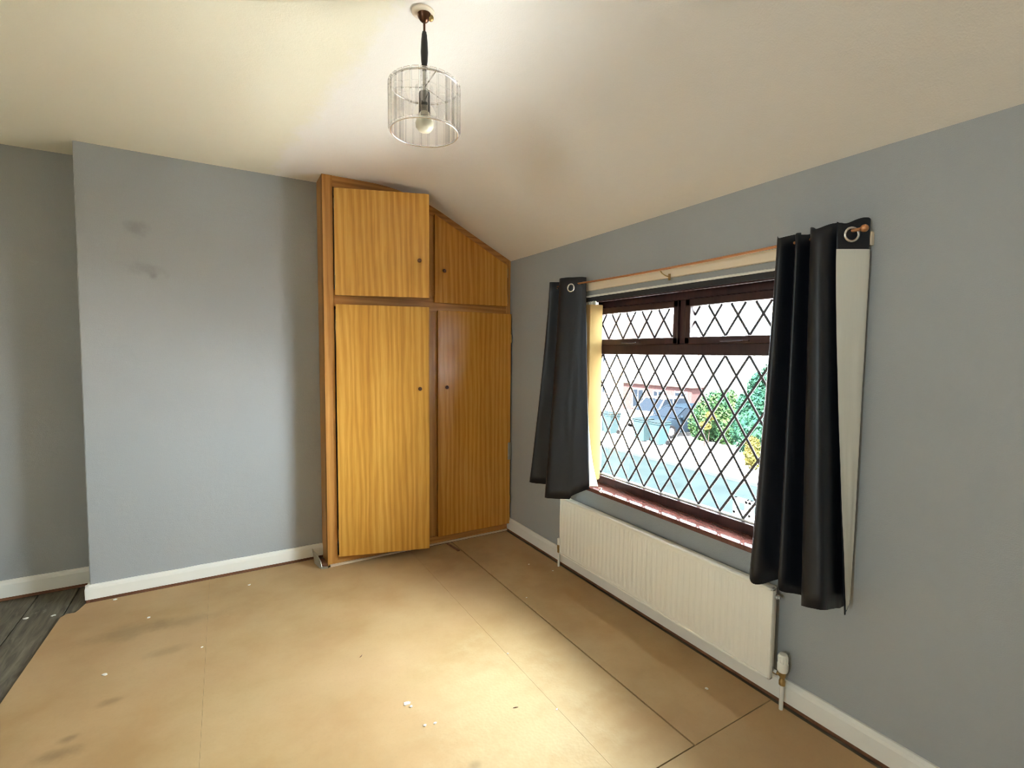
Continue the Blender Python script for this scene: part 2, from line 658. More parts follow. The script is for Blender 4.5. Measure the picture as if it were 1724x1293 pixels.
# skirting boards: moulded profile with a bare strip below
def skirting(name, p0, p1, nrm, h=0.095, d=0.018, z0=0.014):
    p0, p1, nrm = Vector(p0), Vector(p1), Vector(nrm)
    b = B()
    prof = [(0, z0), (d, z0), (d, h - 0.022), (d * 0.85, h - 0.010), (d * 0.45, h), (0, h)]
    t = bmesh.new()
    rings = []
    n = 14
    for i in range(n + 1):
        q = p0.lerp(p1, i / n)
        w = 0.0025 * noise.noise(Vector((i * 0.7, h * 9, 3.1)))
        rings.append([t.verts.new((q.x + nrm.x * a, q.y + nrm.y * a, z + w * (1 if z > 0.03 else 0.2))) for a, z in prof])
    for a, c in zip(rings, rings[1:]):
        for k in range(len(prof)):
            k2 = (k + 1) % len(prof)
            t.faces.new((a[k], a[k2], c[k2], c[k]))
    t.faces.new(rings[0])
    t.faces.new(rings[-1])
    b._merge(t)
    o = make(name, b, M_WHITE, kind='structure')
    e = 0.012
    x0, x1 = sorted((p0.x, p1.x)) if abs(nrm.y) > 0.5 else sorted((p0.x, p0.x + nrm.x * e))
    y0, y1 = sorted((p0.y, p1.y)) if abs(nrm.x) > 0.5 else sorted((p0.y, p0.y + nrm.y * e))
    b = B()
    b.box(x0, x1, y0, y1, -0.004, z0 + 0.001)
    make('bare_strip', b, M_BAREWOOD, o)
    return o


skirting('baseboard_right', (0, 0.0, 0), (0, Y_FRONT, 0), (-1, 0, 0), 0.098)
skirting('baseboard_chimney', (XL - 0.016, YC, 0), (XC, YC, 0), (0, -1, 0), 0.09)
skirting('baseboard_chimney_side', (XL, YC - 0.016, 0), (XL, YR, 0), (-1, 0, 0), 0.09)
skirting('baseboard_recess', (X_LEFT, YR, 0), (XL - 0.016, YR, 0), (0, -1, 0), 0.105)
skirting('baseboard_left', (X_LEFT, Y_FRONT, 0), (X_LEFT, YR, 0), (1, 0, 0), 0.1)
skirting('baseboard_front', (X_LEFT, Y_FRONT, 0), (0, Y_FRONT, 0), (0, 1, 0), 0.1)

# floor: joist-level base, old boards and sheets of hardboard laid over them
b = B()
b.box(X_LEFT - 0.1, 0.0, Y_FRONT - 0.1, YR + 0.1, -0.14, -0.026)
floor = make('floor', b, M_OLD, kind='structure')
x = -0.002
k = 0
while x > X_LEFT:
    w = 0.172
    if x - w < -2.44 or x > -0.2:
        b = B()
        b.box(max(x - w + 0.004, X_LEFT), x, Y_FRONT, YR, -0.026, -0.006 - 0.0015 * (k % 3), 0.0015)
        make('floorboard', b, M_OLD, floor)
    x -= w
    k += 1
TT, TB = 0.0, -0.0055
sheets = [
    [(-0.034, -0.02), (-0.034, -2.096), (-0.4755, -2.096), (-0.4755, -0.02)],
    [(-0.4810, -0.02), (-0.4810, -2.094), (-0.785, -2.094), (-0.785, -0.02)],
    [(-0.034, -2.099), (-0.034, Y_FRONT + 0.02), (-1.2, Y_FRONT + 0.02), (-1.2, -2.098)],
    [(-0.7859, -0.02), (-0.7859, -2.0965), (-1.2015, -2.0965), (-1.2015, Y_FRONT + 0.02), (-1.945, Y_FRONT + 0.02), (-1.945, 0.158), (-1.345, 0.158), (-1.345, -0.02)],
    [(-1.9456, 0.158), (-1.9456, Y_FRONT + 0.02), (-2.635, Y_FRONT + 0.02), (-2.607, -0.65), (-2.582, 0.045), (-2.565, 0.074), (-2.53, 0.070), (-2.522, 0.092), (-2.505, 0.158)],
    [(-2.6365, Y_FRONT + 0.02), (-2.635, -1.25), (-3.66, -1.25), (-3.66, Y_FRONT + 0.02)],
]
for i, s in enumerate(sheets):
    b = B()
    b.prism(s, 2, TB, TT + (0.0012 if i == 0 else 0))
    make('floor_sheet', b, M_BOARD, floor)
# specks of paint and plaster on the sheets
for (x, y, r) in ((-2.201, -0.174, 0.011), (-1.961, -0.598, 0.007), (-1.272, -1.407, 0.016), (-1.262, -1.43, 0.007), (-1.252, -1.546, 0.008), (-1.215, -1.555, 0.007),
                  (-1.747, -0.035, 0.008), (-0.44, -0.95, 0.006), (-0.78, -1.33, 0.005), (-0.79, -1.72, 0.005), (-2.30, -0.62, 0.012), (-2.38, 0.135, 0.012), (-0.20, -1.93, 0.009), (-0.22, -2.4, 0.01),
                  (-0.2, -0.6, 0.007), (-0.12, -0.75, 0.006), (-2.62, 0.10, 0.012), (-2.73, 0.13, 0.016)):
    b = B()
    n = 9
    z0 = 0.0 if x > -2.58 else -0.006
    b.prism([(x + r * random.uniform(0.5, 1.1) * math.cos(2 * math.pi * q / n), y + 0.75 * r * random.uniform(0.5, 1.1) * math.sin(2 * math.pi * q / n)) for q in range(n)], 2, z0, z0 + 0.0028)
    make('paint_fleck', b, M_FLECK, floor)
for (x, y, a, l) in ((-1.36, -1.03, 0.5, 0.02), (-0.93, -1.63, -0.6, 0.02), (-1.28, -1.76, 1.0, 0.015), (-1.66, -1.6, 0.3, 0.014)):
    b = B()
    b.tube([(x, y, 0.001), (x + 0.5 * l * math.cos(a), y + 0.5 * l * math.sin(a), 0.003), (x + l * math.cos(a + 0.3), y + l * math.sin(a + 0.3), 0.001)], [0.001, 0.0018, 0.0006], 6)
    make('wood_crumb', b, M_KNOB, floor)

# ------------------------------------------------------------------ built-in cupboard
cup = thing('fitted_cupboard', (-0.66, 0.0, 0.0), 'honey wood built-in cupboard in the alcove with sloping top and four doors', 'cupboard')
FT = 0.02   # frame thickness
b = B()
b.box(XC, XC + 0.018, 0.0, YR - 0.002, 0.0, H + 0.005)
make('side_panel', b, M_FRAME, cup)
b = B()
b.box(XC, -1.252, -0.002, FT, 0.0, ceil_z(-1.28) + 0.004, 0.0015)
make('stile', b, M_FRAME, cup)
b = B()
b.prism([(-0.038, 0.05), (-0.001, 0.05), (-0.001, ceil_z(0) + 0.004), (-0.038, ceil_z(-0.038) + 0.004)], 1, 0.0, FT)
make('stile', b, M_FRAME, cup)
b = B()
b.prism([(-0.70, 0.05), (-0.57, 0.05), (-0.57, ceil_z(-0.57)), (-0.70, ceil_z(-0.70))], 1, 0.0015, FT)
make('stile', b, M_FRAME, cup)
b = B()
b.box(-1.252, -0.001, -0.001, FT, 0.0, 0.058, 0.001)
make('bottom_rail', b, M_FRAME_H, cup)
b = B()
b.box(-1.252, -0.038, -0.001, FT, 1.622, 1.725, 0.001)
make('middle_rail', b, M_FRAME_H, cup)
b = B()
xx = [-1.252 + (1.214) * i / 30 for i in range(31)]
pts = [(x, ceil_z(x) + 0.004) for x in xx] + [(x, ceil_z(x) - 0.062) for x in reversed(xx)]
t = bmesh.new()
tv = [[t.verts.new((x, y, z)) for (x, z) in pts] for y in (-0.001, FT)]
L = 31
for i in range(L - 1):
    for q in (0, 1):
        t.faces.new((tv[q][i], tv[q][i + 1], tv[q][2 * L - 2 - i], tv[q][2 * L - 1 - i]))
    t.faces.new((tv[0][i], tv[0][i + 1], tv[1][i + 1], tv[1][i]))
    t.faces.new((tv[0][2 * L - 1 - i], tv[0][2 * L - 2 - i], tv[1][2 * L - 2 - i], tv[1][2 * L - 1 - i]))
b._merge(t)
make('top_rail', b, M_FRAME_H, cup)
# inside: one shelf behind the middle rail and hanging rail
b = B()
b.box(XC + 0.018, -0.004, FT, YR - 0.004, 1.64, 1.66)
make('shelf', b, M_FRAME_H, cup)


def door(pts, hinge_x, ang, mat, knob, name_side, hinges, y1=-0.004):
    """pts: (x,z) outline when shut; turned about the vertical at hinge_x"""
    y0 = y1 - 0.018
    R = Matrix.Translation((hinge_x, y1, 0)) @ Matrix.Rotation(ang, 4, 'Z') @ Matrix.Translation((-hinge_x, -y1, 0))
    b = B()
    b.prism(pts, 1, y0, y1, 0.0012, R)
    d = make('door', b, mat, cup)
    b = B()
    c = R @ Vector((knob[0], y0, knob[1]))
    ax = (R.to_3x3() @ Vector((0, -1, 0)))
    b.lathe([(0.0, 0.0), (0.0055, 0.0), (0.0055, 0.008), (0.011, 0.013), (0.0125, 0.019), (0.0095, 0.025), (0.0, 0.027)], c, 16, ax)
    make('knob', b, M_KNOB, d, smooth=True)
    for hz in hinges:
        b = B()
        b.tube([(hinge_x + (0.004 if name_side == 'R' else -0.004), y0 + 0.004, hz - 0.03), (hinge_x + (0.004 if name_side == 'R' else -0.004), y0 + 0.004, hz + 0.03)], 0.0045, 10)
        make('hinge', b, M_BRASS, d, smooth='auto')
    return d


XH = -1.243
door([(XH, 1.688), (XH + 0.565, 1.688), (XH + 0.565, 2.328), (XH, 2.328)], XH, math.radians(-19.5), M_DOOR, (XH + 0.505, 1.914), 'L', (1.78, 2.24))
door([(XH, 0.055), (XH + 0.565, 0.055), (XH + 0.565, 1.634), (XH, 1.634)], XH, math.radians(-15.5), M_DOOR, (XH + 0.505, 1.112), 'L', (0.2, 1.5))
door([(-0.605, 1.681), (-0.040, 1.687), (-0.040, 1.983), (-0.605, 2.266)], -0.040, math.radians(0.6), M_DOOR_R, (-0.545, 1.895), 'R', (1.74, 1.93))
door([(-0.583, 0.058), (-0.014, 0.062), (-0.014, 1.630), (-0.583, 1.630)], -0.014, math.radians(-1.5), M_DOOR_R, (-0.523, 1.106), 'R', (0.25, 1.45), -0.020)
# pale metal hinge plate low on the right edge, pale strip along the foot
b = B()
b.box(-0.036, -0.010, -0.0445, -0.0375, 0.55, 0.68, 0.001)
make('hinge_plate', b, M_STEEL, cup, label='pale metal plate on the right door edge')
b = B()
b.prism([(-1.300, -0.024), (-0.66, -0.013), (-0.02, -0.014), (-0.02, -0.003), (-1.300, -0.003)], 2, 0.0, 0.011, 0.001)
make('foot_strip', b, M_STRIP, cup, label='pale bare strip along the cupboard foot')

# bent scrap of metal edging standing at the cupboard foot
sm = thing('metal_edging', (-1.345, 0.01, 0.0), 'bent scrap of metal edging standing at the cupboard foot by the skirting', 'metal scrap')
b = B()
t = bmesh.new()
P = [(-1.356, -0.010, 0.0), (-1.374, 0.090, 0.0), (-1.384, 0.115, 0.088), (-1.362, 0.045, 0.064), (-1.352, 0.0, 0.040), (-1.348, -0.016, 0.012)]
va = [t.verts.new(p) for p in P]
vb = [t.verts.new((p[0] - 0.003, p[1] - 0.001, p[2])) for p in P]
t.faces.new(va)
t.faces.new(vb)
for i in range(len(P)):
    t.faces.new((va[i], va[(i + 1) % len(P)], vb[(i + 1) % len(P)], vb[i]))
b._merge(t)
make('upright_flange', b, M_STEEL, sm)
b = B()
b.prism([(-1.357, -0.022), (-1.315, -0.032), (-1.316, -0.012), (-1.340, 0.0), (-1.356, 0.0)], 2, 0.0, 0.008, 0.001)
make('flat_flange', b, M_STEEL, sm)
b = B()
b.prism([(-1.349, 0.006), (-1.317, -0.008), (-1.317, 0.09), (-1.366, 0.10)], 2, 0.0, 0.022, 0.001)
make('wood_offcut', b, M_BAREWOOD, sm)
# dark gap where the floor seam starts, built as a thin raised strip
b = B()
b.prism([(-0.526, -0.035), (-0.512, -0.035), (-0.490, -0.185), (-0.508, -0.190)], 2, 0.0, 0.006, 0.001)
make('floor_gap', b, M_BAREWOOD, label='short dark gap at the floor seam before the right cupboard door', category='floor gap')

# ------------------------------------------------------------------ window
win = thing('window_1', (0.08, -1.465, OZ0), 'brown framed window with leaded diamond panes', None, kind='structure')
FX0, FX1 = 0.095, 0.160
GX = 0.128


def wbar(name, y0, y1, z0, z1, parent, x0=FX0, x1=FX1, bev=0.004, mat=None):
    b = B()
    b.box(x0, x1, y0, y1, z0, z1, bev, seg=2)
    return make(name, b, mat or M_MAHOG, parent)


wbar('frame_sill', OY0, OY1, OZ0 + 0.01, 0.613, win)
wbar('frame_head', OY0, OY1, 1.612, OZ1, win)
wbar('frame_jamb', OY1 - 0.055, OY1, 0.613, 1.612, win)
wbar('frame_jamb', OY0, OY0 + 0.055, 0.613, 1.612, win)
wbar('transom', OY0 + 0.055, OY1 - 0.055, 1.343, 1.398, win)
wbar('mullion', -1.524, -1.482, 1.398, 1.612, win, x0=FX0 + 0.006)
b = B()
b.box(FX1 - 0.005, 0.26, OY0 - 0.02, OY1 + 0.02, OZ0 - 0.02, OZ0 + 0.022, 0.003)
make('outer_cill', b, M_MAHOG, win)


def clip_poly(poly, y0, y1, z0, z1):
    def cut(P, f):
        out = []
        for i in range(len(P)):
            a, c = P[i], P[(i + 1) % len(P)]
            fa, fc = f(a), f(c)
            if fa >= 0:
                out.append(a)
            if (fa >= 0) != (fc >= 0):
                s = fa / (fa - fc)
                out.append((a[0] + s * (c[0] - a[0]), a[1] + s * (c[1] - a[1])))
        return out
    for f in (lambda p: p[0] - y0, lambda p: y1 - p[0], lambda p: p[1] - z0, lambda p: z1 - p[1]):
        poly = cut(poly, f)
        if len(poly) < 3:
            return []
    return poly


PY, PZ = 0.1188, 0.18075


def leaded(parent, y0, y1, z0, z1, node_y, node_z):
    """diamond panes and lead strips filling a rectangle; nodes at (node_y + k PY, node_z + j PZ)"""
    import itertools
    ka, kb = int((y0 - node_y) / PY) - 8, int((y1 - node_y) / PY) + 8
    ja, jb = int((z0 - node_z) / PZ) - 3, int((z1 - node_z) / PZ) + 3
    for k, j in itertools.product(range(ka, kb + 1), range(ja, jb + 1)):
        for (cy, cz) in ((node_y + k * PY, node_z + (j + 0.5) * PZ), (node_y + (k + 0.5) * PY, node_z + j * PZ)):
            pl = clip_poly([(cy - PY / 2, cz), (cy, cz - PZ / 2), (cy + PY / 2, cz), (cy, cz + PZ / 2)], y0, y1, z0, z1)
            if pl:
                ar = 0.5 * abs(sum(pl[i][0] * pl[(i + 1) % len(pl)][1] - pl[(i + 1) % len(pl)][0] * pl[i][1] for i in range(len(pl))))
                if ar > 2e-5:
                    b = B()
                    t = bmesh.new()
                    t.faces.new([t.verts.new((GX, p[0], p[1])) for p in pl])
                    b._merge(t)
                    make('pane', b, M_GLASS, parent)
    # strips: z - node_z = +-(PZ/PY)(y - node_y - k PY)
    sl = PZ / PY
    for sg in (1, -1):
        for k in range(ka - 10, kb + 11):
            yk = node_y + k * PY
            seg = []
            ya, yb = y0, y1
            za, zb = node_z + sg * sl * (ya - yk), node_z + sg * sl * (yb - yk)
            # clip on z
            pts = [(ya, za), (yb, zb)]
            if pts[0][1] > pts[1][1]:
                pts.reverse()
            (ya, za), (yb, zb) = pts
            if zb <= z0 or za >= z1:
                continue
            if za < z0:
                ya, za = ya + (yb - ya) * (z0 - za) / (zb - za), z0
            if zb > z1:
                yb, zb = ya + (yb - ya) * (z1 - za) / (zb - za), z1
            d = Vector((yb - ya, zb - za))
            if d.length < 0.012:
                continue
            d.normalize()
            nn = Vector((-d.y, d.x)) * 0.0054
            b = B()
            x0 = GX - 0.0032 if sg == 1 else GX - 0.0040
            b.prism([(ya + nn.x, za + nn.y), (ya - nn.x, za - nn.y), (yb - nn.x, zb - nn.y), (yb + nn.x, zb + nn.y)], 0, x0, GX - 0.0006)
            make('lead_strip', b, M_LEAD, parent)


# lower fixed light
GY0, GY1 = OY0 + 0.055, OY1 - 0.055
low = wbar('fixed_light', GY0, GY1, 0.608, 0.620, win, x0=0.118, x1=0.145, bev=0.002, mat=M_ALU)
low['label'] = 'large lower fixed light with leaded diamond panes'
leaded(low, GY0, GY1, 0.620, 1.343, -1.0125, 0.620)
# upper lights: sash frame with its own leaded panes
for (sy0, sy1, node) in ((-1.482, GY1, -1.418), (GY0, -1.524, -1.604)):
    b = B()
    f = 0.030
    z0, z1 = 1.396, 1.613
    for args in ((sy0, sy1, z0, z0 + f + 0.004), (sy0, sy1, z1 - f - 0.006, z1), (sy0, sy0 + f, z0, z1), (sy1 - f, sy1, z0, z1)):
        b.box(FX0 - 0.008, FX1 - 0.01, *args, 0.004, seg=2)
    sash = make('top_light_sash', b, M_MAHOG, win)
    leaded(sash, sy0 + f, sy1 - f, z0 + f + 0.004, z1 - f - 0.006, node, 1.432)
    b = B()
    cy = (sy0 + sy1) / 2
    b.box(FX0 - 0.022, FX0 - 0.008, cy - 0.07, cy + 0.07, 1.402, 1.412, 0.003)
    b.box(FX0 - 0.032, FX0 - 0.022, cy - 0.05, cy + 0.06, 1.404, 1.411, 0.003)
    make('handle', b, M_MAHOG, sash)

# window board
b = B()
b.box(-0.032, FX0 + 0.004, OY0 - 0.03, OY1 + 0.03, 0.547, 0.569, 0.004, seg=2)
make('window_board', b, M_SILL, win)

# small second window behind the camera
win2 = thing('window_2', (X_LEFT - 0.1, -3.31, LZ0), kind='structure')
for (a0, a1, c0, c1) in ((LY0, LY1, LZ0, LZ0 + 0.05), (LY0, LY1, LZ1 - 0.05, LZ1), (LY0, LY0 + 0.05, LZ0, LZ1), (LY1 - 0.05, LY1, LZ0, LZ1)):
    wbar('frame_bar', a0, a1, c0, c1, win2, X_LEFT - 0.16, X_LEFT - 0.10)
b = B()
b.box(X_LEFT - 0.132, X_LEFT - 0.128, LY0 + 0.05, LY1 - 0.05, LZ0 + 0.05, LZ1 - 0.05)
make('pane', b, M_GLASS, win2)

# ------------------------------------------------------------------ vertical blind
blind = thing('vertical_blind', (0.01, -1.465, 1.65), 'yellowed vertical blind drawn aside to both sides of the leaded window', 'blind')
b = B()
b.box(-0.006, 0.036, OY0 + 0.01, OY1 - 0.01, 1.646, 1.672, 0.002)
make('headrail', b, M_DARKSLOT, blind)
b = B()
b.box(0.002, 0.024, OY0 + 0.012, OY1 - 0.012, 1.640, 1.646)
make('track_slot', b, M_MAHOG, blind)


def louvre(y, tilt, dz=0.0):
    b = B()
    nz = 10

    def fn(i, j):
        u = -1 + 2 * i / 6
        z = 0.612 + dz + (1.626 - 0.612 - dz) * j / (nz - 1)
        bow = 0.004 * (1 - u * u)
        x = 0.006 + 0.042 * u * math.cos(tilt)
        yy = y + 0.042 * u * math.sin(tilt) - bow + 0.002 * math.sin(z * 5 + y * 90)
        return Vector((x, yy, z))
    b.grid(fn, 7, nz)
    lv = make('louvre', b, M_LOUVRE, blind, smooth=True)
    b = B()
    b.box(-0.006, 0.018, y - 0.003, y + 0.003, 1.624, 1.650, 0.001)
    make('hanger', b, M_PLASTIC, lv)
    b = B()
    b.box(-0.034, 0.046, y - 0.0035, y + 0.0015, 0.606, 0.640, 0.001)
    make('bottom_weight', b, M_LOUVRE, lv)


for q in range(9):
    louvre(-0.968 + 0.0135 * q, math.radians(-6 + random.uniform(-2, 2)), random.uniform(-0.004, 0.006))
for q in range(6):
    louvre(-2.036 - 0.0125 * q, math.radians(10 + random.uniform(-3, 3)), random.uniform(-0.004, 0.006))
b = B()
for q in range(16):
    s = q / 15
    b.ball((-0.012 + 0.03 * math.sin(s * 5), -0.99 - 0.10 * s, 0.5705 + 0.04 * max(0, 1 - s * 6)), 0.0032, 8)
make('bead_chain', b, M_PLASTIC, blind, smooth=True)

# ------------------------------------------------------------------ curtain batten and rod
b = B()
b.box(-0.022, 0.0, -2.352, -0.66, 1.708, 1.752, 0.003)
make('curtain_batten', b, M_CREAM, label='long cream painted batten fixed to the wall above the window', category='batten')
b = B()
b.box(-0.010, 0.0, -2.13, -0.80, 1.671, 1.6825, 0.003)
make('trim_1', b, M_WHITE, kind='structure')

rod = thing('curtain_rod', (-0.08, -1.5, 1.745), 'thin copper curtain rod with ball ends above the leaded window', 'curtain rod')
b = B()
RODZ = 1.752
path = [(-0.08, -0.66 - 1.69 * s / 20, RODZ - 0.012 * math.sin(math.pi * s / 20)) for s in range(21)]
b.tube(path, 0.0055, 12)
make('tube', b, M_COPPER, rod, smooth=True)
for y in (-0.652, -2.356):
    b = B()
    b.ball((-0.08, y, RODZ), 0.0125)
    make('finial', b, M_COPPER, rod, smooth=True)
for y in (-0.70, -1.52, -2.318):
    b = B()
    zz = RODZ - (0.012 if y == -1.52 else 0.002)
    b.tube([(-0.0235, y, zz - 0.03), (-0.05, y, zz - 0.026), (-0.074, y, zz - 0.018), (-0.084, y, zz - 0.007)], 0.0028, 8)
    b.box(-0.0265, -0.0222, y - 0.007, y + 0.007, zz - 0.045, zz - 0.015, 0.001)
    make('bracket', b, M_BRASS, rod, smooth='auto')


# ------------------------------------------------------------------ curtains
def catmull(P, n):
    P = [Vector(p) for p in P]
    Q = [P[0] * 2 - P[1]] + P + [P[-1] * 2 - P[-2]]
    out = []
    for i in range(1, len(Q) - 2):
        for s in range(n):
            u = s / n
            p0, p1, p2, p3 = Q[i - 1], Q[i], Q[i + 1], Q[i + 2]
            out.append(0.5 * ((2 * p1) + (-p0 + p2) * u + (2 * p0 - 5 * p1 + 4 * p2 - p3) * u * u + (-p0 + 3 * p1 - 3 * p2 + p3) * u ** 3))
    out.append(P[-1])
    return out


def cloth_mesh(top, bot, z0f, z1f, off, nseg=7, nz=26, ext=(0, 0)):
    T, Bo = catmull(top, nseg), catmull(bot, nseg)
    n = len(T)

    def pos(i, s):
        e = s ** 1.25
        return T[i].lerp(Bo[i], e)

    def fn(i, j):
        s = j / (nz - 1)
        p = pos(i, s)
        a, c = pos(max(i - 1, 0), s), pos(min(i + 1, n - 1), s)
        d = (c - a)
        d.normalize()
        nrm = Vector((-d.y, d.x))          # towards the wall side for curtains running to -y
        p = p + nrm * off
        if i == 0:
            p = p - d * ext[0] * (0.35 + 0.65 * s)
        if i == n - 1:
            p = p + d * ext[1] * s ** 6
        z1, z0 = z1f(i / (n - 1)), z0f(i / (n - 1))
        z = z1 + (z0 - z1) * s
        w = 0.004 * s * noise.noise(Vector((i * 0.35, z * 5, off * 3 + top[0][1])))
        return Vector((p.x + w, p.y + w, z))
    b = B()
    b.grid(fn, n, nz)
    return b


def curtain(loc, top, bot, zt, zb, label, rings, lin_ext, lin_z):
    c = thing('curtain', loc, label, 'curtain', 'pair of black curtains')
    b = cloth_mesh(top, bot, zb, zt, 0.0)
    o = make('cloth', b, M_CLOTH, c, smooth=True)
    so = o.modifiers.new('thickness', 'SOLIDIFY')
    so.thickness = 0.0015
    so.offset = 0
    b = cloth_mesh(top, bot, lambda u: zb(u) + 0.018, lambda u: lin_z, 0.004, ext=lin_ext)
    o = make('lining', b, M_LINING, c, smooth=True)
    for (p, ax) in rings:
        b = B()
        q = Vector((0, 0, 1)).rotation_difference(Vector(ax)).to_matrix()
        b.tube([Vector(p) + q @ Vector((0.0215 * math.cos(2 * math.pi * k / 28), 0.0215 * math.sin(2 * math.pi * k / 28), 0)) for k in range(28)], 0.0045, 8, True)
        make('eyelet', b, M_CHROME, c, smooth=True)
    return c


# along -y (away from the far corner); wall side is +x
topL = [(-0.040, -0.648), (-0.100, -0.656), (-0.115, -0.680), (-0.065, -0.712), (-0.055, -0.738), (-0.110, -0.762), (-0.122, -0.81), (-0.104, -0.865), (-0.075, -0.915), (-0.050, -0.938)]
botL = [(-0.040, -0.505), (-0.120, -0.515), (-0.165, -0.555), (-0.070, -0.630), (-0.060, -0.690), (-0.170, -0.735), (-0.205, -0.800), (-0.150, -0.885), (-0.110, -0.940), (-0.050, -1.000)]
curtain((-0.08, -0.78, 0.5), topL, botL,
        lambda u: 1.778 + (0.010 if u > 0.48 else 0.0) - 0.018 * max(0, u - 0.6),
        lambda u: 0.505 + 0.012 * math.sin(u * 9) - 0.018 * (1 if 0.45 < u < 0.85 else 0) + 0.06 * max(0, (u - 0.86) / 0.14),
        'short black curtain at the left of the window, its folds lit grey', [((-0.116, -0.882, 1.722), (0.93, 0.33, 0))], (0.0, 0.05), 1.69)
topR = [(-0.050, -2.075), (-0.118, -2.095), (-0.130, -2.118), (-0.060, -2.145), (-0.135, -2.172), (-0.060, -2.198), (-0.140, -2.222), (-0.152, -2.262), (-0.085, -2.292), (-0.030, -2.328), (-0.032, -2.350), (-0.080, -2.322), (-0.122, -2.294)]
botR = [(-0.060, -2.030), (-0.140, -2.055), (-0.165, -2.095), (-0.090, -2.145), (-0.185, -2.195), (-0.095, -2.240), (-0.195, -2.280), (-0.200, -2.350), (-0.085, -2.336), (-0.034, -2.336), (-0.036, -2.350), (-0.065, -2.359), (-0.095, -2.366)]
curtain((-0.08, -2.2, 0.5), topR, botR,
        lambda u: 1.772 + 0.010 * math.sin(u * 31) - 0.014 * (1 if u < 0.1 else 0) + 0.012 * (1 if u > 0.8 else 0),
        lambda u: 0.515 + 0.018 * math.sin(u * 23 + 1) - 0.01 * u,
        'longer black curtain at the right of the window with its cream lining turned out', [((-0.088, -2.324, 1.738), (0.53, 0.85, 0)), ], (0.05, 0.0), 1.692)

# ------------------------------------------------------------------ radiator
rad = thing('radiator', (-0.06, -1.44, 0.10), 'long low ivory panel radiator under the leaded window', 'radiator')
RY0, RY1, RZ0, RZ1, RXF = -2.116, -0.764, 0.107, 0.466, -0.085
b = B()
b.box(RXF + 0.003, RXF + 0.020, RY0 + 0.004, RY1 - 0.004, RZ0 + 0.004, RZ1 - 0.004)
rp = make('panel', b, M_RAD, rad)
b = B()
for (a0, a1, c0, c1) in ((RY0, RY1, RZ1 - 0.012, RZ1), (RY0, RY1, RZ0, RZ0 + 0.012), (RY0, RY0 + 0.012, RZ0, RZ1), (RY1 - 0.012, RY1, RZ0, RZ1)):
    b.box(RXF, RXF + 0.023, a0, a1, c0, c1, 0.004, seg=2)
make('rim', b, M_RAD, rad, smooth='auto')
n = 40
pitch = (RY1 - RY0 - 0.07) / n
flute = None
for q in range(n):
    y = RY0 + 0.035 + pitch * (q + 0.5)
    if flute is None:
        b = B()
        # a rounded raised rib
        pr = [(-0.011, 0.0), (-0.008, 0.0010), (-0.003, 0.0016), (0.003, 0.0016), (0.008, 0.0010), (0.011, 0.0)]
        t = bmesh.new()
        r0 = [t.verts.new((RXF + 0.003 - d, a, RZ0 + 0.030)) for a, d in pr]
        r1 = [t.verts.new((RXF + 0.003 - d, a, RZ1 - 0.030)) for a, d in pr]
        e0 = t.verts.new((RXF + 0.004, 0, RZ0 + 0.018))
        e1 = t.verts.new((RXF + 0.004, 0, RZ1 - 0.018))
        for i in range(5):
            t.faces.new((r0[i], r0[i + 1], r1[i + 1], r1[i]))
            t.faces.new((r0[i + 1], r0[i], e0))
            t.faces.new((r1[i], r1[i + 1], e1))
        b._merge(t)
        flute = make('flute', b, M_RAD, rp, smooth=True)
        flute.location = (0, y, 0)
        base = flute
    else:
        f = base.copy()
        f.location = (0, y, 0)
        COL.objects.link(f)
        f.parent = rp
        f.matrix_parent_inverse = base.matrix_parent_inverse
b = B()
b.box(-0.064, -0.020, RY0 + 0.02, RY1 - 0.02, RZ0 + 0.02, RZ1 - 0.012, 0.004)
make('convector', b, M_RAD, rad)
for y in (RY0 + 0.25, RY1 - 0.25):
    b = B()
    b.box(-0.022, -0.0005, y - 0.02, y + 0.02, RZ0 + 0.03, RZ1 - 0.03, 0.001)
    make('wall_bracket', b, M_STEEL, rad)
b = B()
b.lathe([(0.0, 0), (0.009, 0), (0.009, 0.010), (0.005, 0.012), (0.005, 0.017), (0, 0.017)], (-0.06, RY0 + 0.002, RZ1 - 0.035), 12, (0, -1, 0))
make('air_vent', b, M_CHROME, rad)
# thermostatic valve at the right end
vx, vy = -0.050, -2.146
tv_ = B()
tv_.lathe([(0.0, 0), (0.0165, 0.0), (0.0195, 0.006), (0.0195, 0.030), (0.0185, 0.034), (0.0165, 0.036), (0.0165, 0.062), (0.0145, 0.068), (0, 0.070)], (vx, vy, 0.150), 20)
head = make('thermostatic_head', tv_, M_PLASTIC, rad, smooth='auto')
b = B()
for q in range(12):
    a = 2 * math.pi * q / 12
    b.tube([(vx + 0.0166 * math.cos(a), vy + 0.0166 * math.sin(a), 0.188), (vx + 0.0166 * math.cos(a), vy + 0.0166 * math.sin(a), 0.210)], 0.0016, 6)
make('grip_ribs', b, M_PLASTIC, head)
b = B()
b.lathe([(0.0, 0), (0.0115, 0), (0.0115, 0.016), (0.009, 0.020), (0.009, 0.030), (0.0125, 0.034), (0.0125, 0.052), (0, 0.052)], (vx, vy, 0.098), 12)
b.lathe([(0.0, 0), (0.008, 0), (0.008, 0.03), (0, 0.03)], (vx, vy + 0.03, 0.135), 12, (0, -1, 0))
make('valve_body', b, M_BRASS, rad, smooth='auto')
b = B()
b.lathe([(0.0, 0), (0.011, 0), (0.011, 0.018), (0.0, 0.018)], (vx, vy + 0.036, 0.135), 6, (0, -1, 0))
make('union_nut', b, M_CHROME, rad)
b = B()
b.tube([(vx, vy, 0.10), (vx, vy, -0.005)], 0.0075, 12)
make('pipe', b, M_PLASTIC, rad, smooth='auto')
